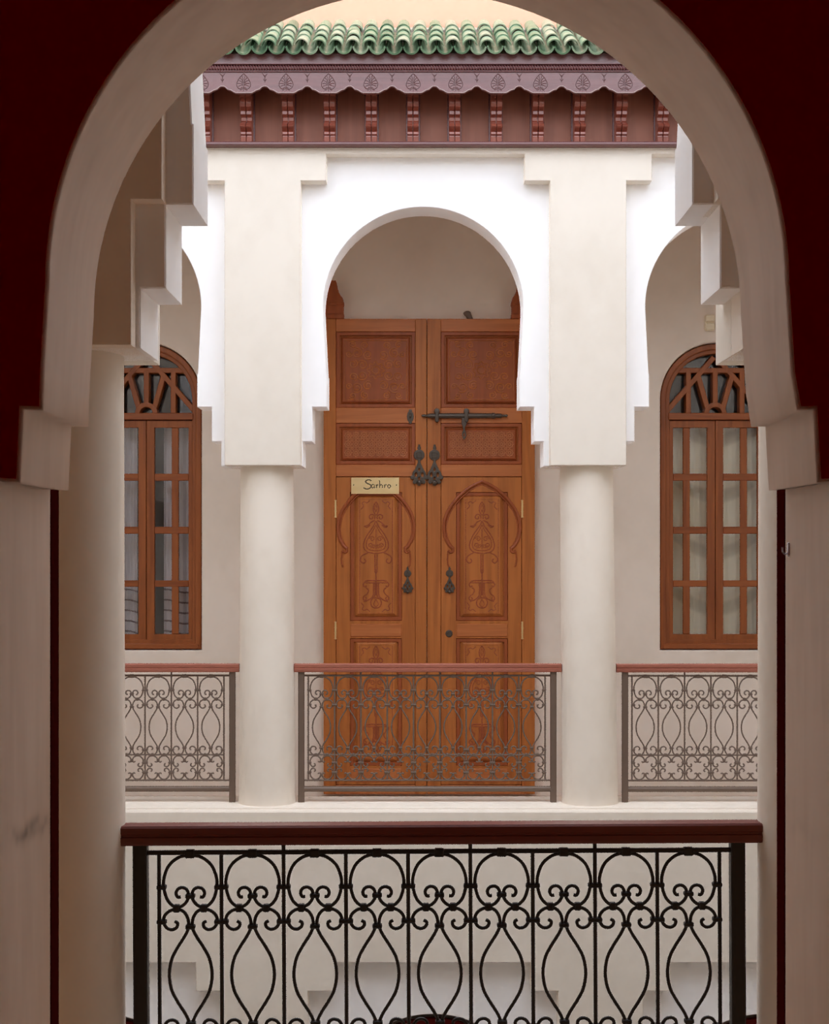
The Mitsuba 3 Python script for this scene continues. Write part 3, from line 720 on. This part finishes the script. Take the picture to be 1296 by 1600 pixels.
def handrail_profile(x0, x1, h, dep):
    """Moulded handrail: two rolls with a groove between, seen from either side."""
    q = [(-dep * .46, 0), (-dep * .5, h * .12), (-dep * .5, h * .40), (-dep * .44, h * .46), (-dep * .44, h * .54), (-dep * .5, h * .60), (-dep * .5, h * .9), (-dep * .42, h), (dep * .42, h), (dep * .5, h * .9), (dep * .5, h * .60), (dep * .44, h * .54), (dep * .44, h * .46), (dep * .5, h * .40), (dep * .5, h * .12), (dep * .46, 0)]
    m = rex(Polygon(q), x0, x1)                # (y, z) profile swept along x
    v = m.vertices.copy()
    m.vertices = np.stack([v[:, 1], v[:, 0], v[:, 2]], 1)
    m.invert()
    return m

def railing(x_bar0, y, z_top, hx0, hx1, px0, px1, label, cat_='railing', tilt=0.0, iron='iron', wood_='handrail_wood', dh=0.053, zpost=0.145, group=None):
    """x_bar0: first upright; z_top: the top bar's height; hx0..hx1 the handrail; px0, px1 the posts' centres."""
    k = thing('iron_railing', label, cat_, group)
    mid = (px0 + px1) / 2
    base = T().translate([mid, y, z_top]).rotate([0, 1, 0], -tilt).translate([-mid, -y, -z_top])
    P_ = lambda x, dz=0.0: base @ T().translate([x, y, z_top + dz])
    zh = 14 * U
    put('handrail', shape(handrail_profile(hx0 - mid, hx1 - mid, dh, 0.072), None, 25), wood_, k, at=P_(mid, zh), label='moulded ' + ('shade-toned mahogany' if wood_ == 'handrail_shaded' else 'reddish') + ' handrail')
    put('post', shape(bx(-0.0195, 0.0195, -0.0195, 0.0195, zpost - z_top, zh + 0.005, 0.003), None, False), iron, k, at=P_(px0))
    put('post', shape(bx(-0.0195, 0.0195, -0.0195, 0.0195, zpost - z_top, zh + 0.005, 0.003), None, False), iron, k, at=P_(px1))
    L = px1 - px0
    put('top_bar', shape(bx(0, L, -4 * U, 4 * U, -3.3 * U, 3.3 * U, 1 * U), None, False), iron, k, at=P_(px0))
    put('middle_bar', shape(rod([x_bar0 - px0, 0, 0], [x_bar0 - px0 + 9 * W * U, 0, 0], 2.9 * U), None), iron, k, at=P_(px0, -293 * U))
    put('bottom_bar', shape(bx(0, L, -4 * U, 4 * U, -3 * U, 3 * U, 1 * U), None, False), iron, k, at=P_(px0, -387 * U))
    put('base_rail', shape(rod([0, 0, 0], [L, 0, 0], 0.0185, 14), None), iron, k, at=P_(px0, -419 * U))
    for i in range(10):
        x = x_bar0 + i * W * U
        put('upright', BAR, iron, k, at=P_(x))
        if i in (2, 5, 7):
            put('upright_stub', STUB, iron, k, at=P_(x))
        e = 'm' if i in (0, 9) else 'w'
        sh = (4 * U if i == 0 else -4 * U if i == 9 else 0)
        for dz, ww in ((54, e), (108, e), (274, e), (322, e), (358, e)):
            put('collar', COL[ww], iron, k, at=P_(x + sh, -dz * U))
    for i in range(9):
        x = x_bar0 + i * W * U
        for name, d in UNIT:
            put(name, d, iron, k, at=P_(x))
        c = x + W * U / 2
        for dx, dz, ww in ((0, 2, 's'), (0, 68, 'm'), (-21.2, 87, 'k'), (21.2, 87, 'k'), (0, 116, 'm'), (0, 267, 'm'), (-21.2, 293, 'k'), (21.2, 293, 'k'), (0, 314, 'k'), (0, 366, 'k')):
            put('collar', COL[ww], iron, k, at=P_(c + dx * U, -dz * U))
    return k

FS, NS = F / Y_FAR, F / Y_NEAR
zt_far = EYE - (1055.5 - VY) / FS
zt_near = EYE - (1330 - VY) / NS
xb = (482 - VX) / FS
railing(xb, Y_FAR, zt_far, -0.808, 0.931, (471 - VX) / FS, (865 - VX) / FS, 'wrought iron balcony railing in front of the wooden door', group=None)
railing(xb - 2.092, Y_FAR, zt_far, -2.9, (374.5 - VX) / FS, (471 - VX) / FS - 2.092, (363.3 - VX) / FS, 'wrought iron balcony railing under the left window')
railing((988 - VX) / FS, Y_FAR, zt_far - 0.002, (963 - VX) / FS, 3.05, (977 - VX) / FS, (977 - VX) / FS + 1.64, 'wrought iron balcony railing under the right window')
railing((248.5 - VX) / NS, Y_NEAR, zt_near, (188.5 - VX) / NS, (1196.5 - VX) / NS, (220 - VX) / NS, (1152 - VX) / NS, 'large wrought iron railing between the two near columns, coloured dark for shade', tilt=0.29, iron='iron_shaded', wood_='handrail_shaded')

# ------------------------------------------------------------------ carved cornice over the far arcade
cn = thing('cornice', 'reddish brown carved wooden cornice under the green roof tiles', 'cornice', kind='thing')
H = lambda h: EYE + h
put('bottom_beam', bx(XL, XR, 10.115, 10.555, H(2.551), H(2.574), 0.005), 'cornice_wood', cn)
put('soffit', bx(XL, XR, 9.96, 10.555, H(2.985), H(3.005)), 'cornice_wood', cn)
put('backing', bx(XL, XR, 10.30, 10.555, H(2.57), H(2.99)), 'cornice_wood', cn)
BP, B0 = 0.2645, -0.034
for n in range(-9, 10):
    x0 = B0 + n * BP + BP / 2
    put('frieze_panel', bx(x0 - BP / 2 + 0.040, x0 + BP / 2 - 0.040, 10.262, 10.301, H(2.575), H(2.984), 0.003), 'cornice_panel', cn)
def bracket_mesh():
    # (depth, height above the beam) outline of the carved bracket
    q = [(0.16, 0.0), (0.045, 0.0), (0.040, 0.035), (0.055, 0.040), (0.055, 0.047), (0.038, 0.052), (0.038, 0.066), (0.048, 0.072)]
    q += [(0.048 - 0.043 * math.sin(math.pi * t) * 1.0, 0.072 + 0.056 * t) for t in np.linspace(0.08, 0.92, 9)]
    q += [(0.062, 0.134), (0.072, 0.145), (0.070, 0.165), (0.045, 0.172), (0.030, 0.176), (0.030, 0.196), (0.040, 0.199), (0.030, 0.205), (0.008, 0.212)]
    q += [(-0.004 + 0.004 * math.cos(t * 9), 0.212 + 0.098 * t) for t in np.linspace(0.05, 1, 10)]
    q += [(0.0, 0.33), (-0.01, 0.345), (-0.01, 0.412), (0.16, 0.412)]
    m = rex(Polygon(q).buffer(0), 0, 0.0345, 0.003, 1)
    v = m.vertices.copy()
    m.vertices = np.stack([v[:, 1], v[:, 0], v[:, 2]], 1)
    m.invert()
    m2 = m.copy(); m2.apply_translation([0.0015, 0, 0])
    m3 = m.copy(); m3.apply_translation([-0.036, 0, 0])
    core = bx(-0.03, 0.03, 0.03 + 0.05, 0.15, 0.005, 0.40)
    return cat([m2, m3, core])
BR = shape(bracket_mesh(), 'bracket_wood')
STRIP = shape(bx(-0.045, 0.045, 10.25, 10.302, H(2.574), H(2.984), 0.002), 'cornice_wood')
for n in range(-8, 10):
    x = B0 + n * BP
    put('bracket_board', STRIP, None, cn, at=T().translate([x, 0, 0]))
    put('bracket', BR, None, cn, at=T().translate([x, 10.10, H(2.5735)]))
# scalloped fascia
YFASC = 9.95
def fascia_poly():
    per = BP * 0.9975
    pts = []
    half = [(0, 2.829), (0.046, 2.829), (0.056, 2.832), (0.068, 2.8395), (0.082, 2.847), (0.094, 2.850), (0.100, 2.8505), (0.101, 2.856), (0.106, 2.857), (0.112, 2.8645), (0.122, 2.8695), (per / 2, 2.8705)]
    cell = [(-a, b) for a, b in half[::-1]] + half[1:]
    for n in range(-8, 10):
        x = -0.032 + n * per
        pts += [(x + a, H(b)) for a, b in (cell if n == -8 else cell[1:])]
    x0, x1 = pts[0][0], pts[-1][0]
    return Polygon(pts + [(x1, H(3.0)), (x0, H(3.0))]), pts
fp, edge = fascia_poly()
fk = put('fascia', rex(fp, YFASC, YFASC + 0.022, 0.003, 1), 'cornice_wood', cn)
put('edge_bead', tube([(a, b + 0.005) for a, b in edge], 0.0042, YFASC - 0.001, 6), 'cornice_bead_highlight', fk, label='bead along the scalloped edge, highlight put into its colour')
def leaf_carving():
    ms = []
    k = 1 / 251.0
    def ln(p, r=0.0026, closed=False, n=5):
        ms.append(tube([(a * k, -b * k) for a, b in spline(p, n, closed)], r, 0.0, 5, closed=closed))
    out = [(0, 1), (-5, 6), (-9, 12), (-11, 18), (-9, 23), (-5, 25), (-2, 22)]
    ln(out); ln([(-a, b) for a, b in out])
    for s in (-1, 1):
        for (a, b, c, d) in ((0, 19, -8.5, 21), (0, 18, -9.5, 16.5), (0, 16.5, -8, 11.5), (0, 15, -5.5, 7.5), (0, 14, -2.5, 4.5)):
            ln([(s * (a - 1.2), b), (s * (a + c) / 2, (b + d) / 2 - .8), (s * c, d)], 0.0022)
        ln([(0, 22), (s * 3, 26), (s * 6, 27)], 0.0022)
    ln([(0, 14), (0, 28)], 0.0022)
    return cat(ms)
LEAF = shape(leaf_carving(), 'cornice_dark')
def drop_carving():
    k = 1 / 251.0
    ms = [tube([(a * k, -b * k) for a, b in spline(p, 4)], 0.0022, 0.0, 5) for p in ([(-4, 0), (-2, 3), (0, 7), (0, 14)], [(4, 0), (2, 3), (0, 7), (0, 14)], [(-3, 2), (0, 4), (3, 2)], [(-2.5, 9), (0, 12), (2.5, 9)])]
    return cat(ms)
DROP = shape(drop_carving(), 'cornice_dark')
for n in range(-7, 9):
    x = -0.032 + n * BP * 0.9975
    put('carved_leaf', LEAF, None, fk, at=T().translate([x, YFASC - 0.0005, H(2.957)]))
    put('carved_drop', DROP, None, fk, at=T().translate([x + BP / 2, YFASC - 0.0005, H(2.955)]))
# rope moulding and crown board
def rope():
    L0, L1, n, s = -2.4, 2.55, 1800, 10
    x = np.linspace(L0, L1, n)
    a = np.arange(s) / s * 2 * np.pi
    X, A = np.meshgrid(x, a, indexing='ij')
    R = 0.0125 + 0.0050 * np.cos(2 * (A - X * 2 * np.pi / 0.034))
    V = np.stack([X, YFASC - 0.004 + R * np.cos(A), H(2.987) + R * np.sin(A) * 1.2], -1).reshape(-1, 3)
    i, j = np.meshgrid(np.arange(n - 1), np.arange(s), indexing='ij')
    p, q, r, t = i * s + j, i * s + (j + 1) % s, (i + 1) * s + (j + 1) % s, (i + 1) * s + j
    Fc = np.concatenate([np.stack([p, q, r], -1).reshape(-1, 3), np.stack([p, r, t], -1).reshape(-1, 3)])
    m = trimesh.Trimesh(V, Fc, process=False)
    return m
put('rope_moulding', rope(), 'cornice_wood', cn, smooth=True)
put('crown_board', bx(XL, XR, YFASC - 0.018, YFASC + 0.03, H(3.006), H(3.075), 0.003), 'cornice_wood', cn)
put('bed_strip', bx(XL, XR, YFASC - 0.012, YFASC + 0.03, H(2.962), H(2.969), 0.002), 'cornice_wood', cn)

# ------------------------------------------------------------------ glazed roof tiles
roof = thing('roof', 'row of green glazed half-round tiles on the eave', 'roof', kind='thing')
PT, EX, SL = 0.1038, 0.17, math.radians(28)
def tile_mesh(r0, r1, L, up, t=0.010):
    """A half-round tile running up the slope: local y along the slope, z up."""
    n = 10
    V, Fc = [], []
    for yy, r in ((0, r0), (L, r1)):
        for rr in (r, r - t):
            for k in range(n + 1):
                a = math.radians(8 + 164 * k / n)
                V.append((rr * math.cos(a), yy, rr * math.sin(a) * (1 if up else -1)))
    m = n + 1
    for k in range(n):
        o0, o1, i0, i1 = k, 2 * m + k, m + k, 3 * m + k
        Fc += [[o0, o0 + 1, o1 + 1], [o0, o1 + 1, o1], [i0, i1 + 1, i0 + 1], [i0, i1, i1 + 1], [o0, i0, i0 + 1], [o0, i0 + 1, o0 + 1], [o1, i1 + 1, i1], [o1, o1 + 1, i1 + 1]]
    for k in (0, n):
        Fc += [[k, 2 * m + k, 3 * m + k], [k, 3 * m + k, m + k]]
    me = trimesh.Trimesh(V, Fc, process=False)
    trimesh.repair.fix_normals(me)
    c, s = math.cos(SL), math.sin(SL)
    me.apply_transform(np.array([[1, 0, 0, 0], [0, c, -s, 0], [0, s, c, 0], [0, 0, 0, 1]]))
    return me
CT = [shape(tile_mesh(0.0475, 0.038, 0.24, True, 0.007), f'tile_glaze_{i}') for i in range(4)]
PTL = [shape(tile_mesh(0.052, 0.046, 0.26, False), f'tile_glaze_{i}') for i in range(4)]
rnd = random.Random(11)
x_first = (419 - VX) / 253.8
for col in range(-6, 26):
    x = x_first + col * PT
    if x < -1.55 or x > 1.75: continue
    for row in range(4):
        d = row * EX
        y, z = 9.852 + d * math.cos(SL), H(3.078) + d * math.sin(SL) + 0.012
        jit = lambda a: rnd.uniform(-a, a)
        k = rnd.choices([0, 1, 2, 3], [4, 4, 2.2, 1.5])[0]
        put('tile', CT[k], None, roof, at=T().translate([x + jit(.003), y + jit(.008), z + jit(.003)]).rotate([0, 0, 1], jit(2)).rotate([1, 0, 0], -1.3))
        if row < 3:
            put('tile', PTL[rnd.choice([0, 1, 3])], None, roof, at=T().translate([x + PT / 2 + jit(.002), y - 0.006 + jit(.004), z + 0.002 + jit(.002)]).rotate([1, 0, 0], 2.0))
m = rex(Polygon([(9.94, H(3.078)), (10.5, H(3.078)), (10.5, H(3.04) + 0.56 * math.tan(SL)), (9.97, H(3.078))]), XL, XR)
v = m.vertices.copy(); m.vertices = np.stack([v[:, 1], v[:, 0], v[:, 2]], 1); m.invert()
put('bedding', m, 'plaster_cream', roof)
put('mortar_ridge', bx(XL, XR, 10.44, 10.55, H(3.27), H(3.405), 0.02), 'plaster_cream', roof)
put('wall_terrace', bx(XL - 1, XR + 1, 10.56, 10.86, 4.501, H(4.7)), 'plaster_peach', kind='structure', label='peach plaster terrace wall above the green tiles', category='wall')

# ------------------------------------------------------------------ ground floor: carved maroon screens in the arches
for i, c in enumerate((0.093 - 2.136, 0.093, 0.093 + 2.136)):
    E = EYE - 5.14
    z0, zc, r = ZG, E + 1.553 - 0.085, 0.64
    p = Polygon([(c - r, z0), (c + r, z0)] + arc(c, zc, r, 0, 180, 41)).intersection(sbox(XL, -10, XR, 10))
    lab = ('carved maroon wooden screen in the left ground floor arch', 'carved maroon wooden screen in the middle ground floor arch', 'carved maroon wooden screen in the right ground floor arch')[i]
    k = thing('arch_screen', lab, 'screen')
    put('panel', rex(p, Y_FAR - 0.10, Y_FAR - 0.05, 0.006, 2), 'red_timber', k)
    sc = []
    for a in range(12, 180, 24):
        t = math.radians(a)
        x, z = c + (r - 0.11) * math.cos(t), zc + (r - 0.11) * math.sin(t)
        if XL + .1 < x < XR - .1:
            sc.append(tube([(x + 0.075 * math.cos(q), z + 0.075 * math.sin(q)) for q in np.linspace(0, 2 * math.pi, 20, endpoint=False)], 0.007, Y_FAR - 0.105, 6, closed=True))
            sc.append(tube(spline([(x - .03, z - .02), (x, z + .03), (x + .03, z - .01), (x, z - .025)], 5), 0.006, Y_FAR - 0.105, 6))
    put('scroll_carving', cat(sc), 'plaster_cream', k, label='pale painted scrolls')
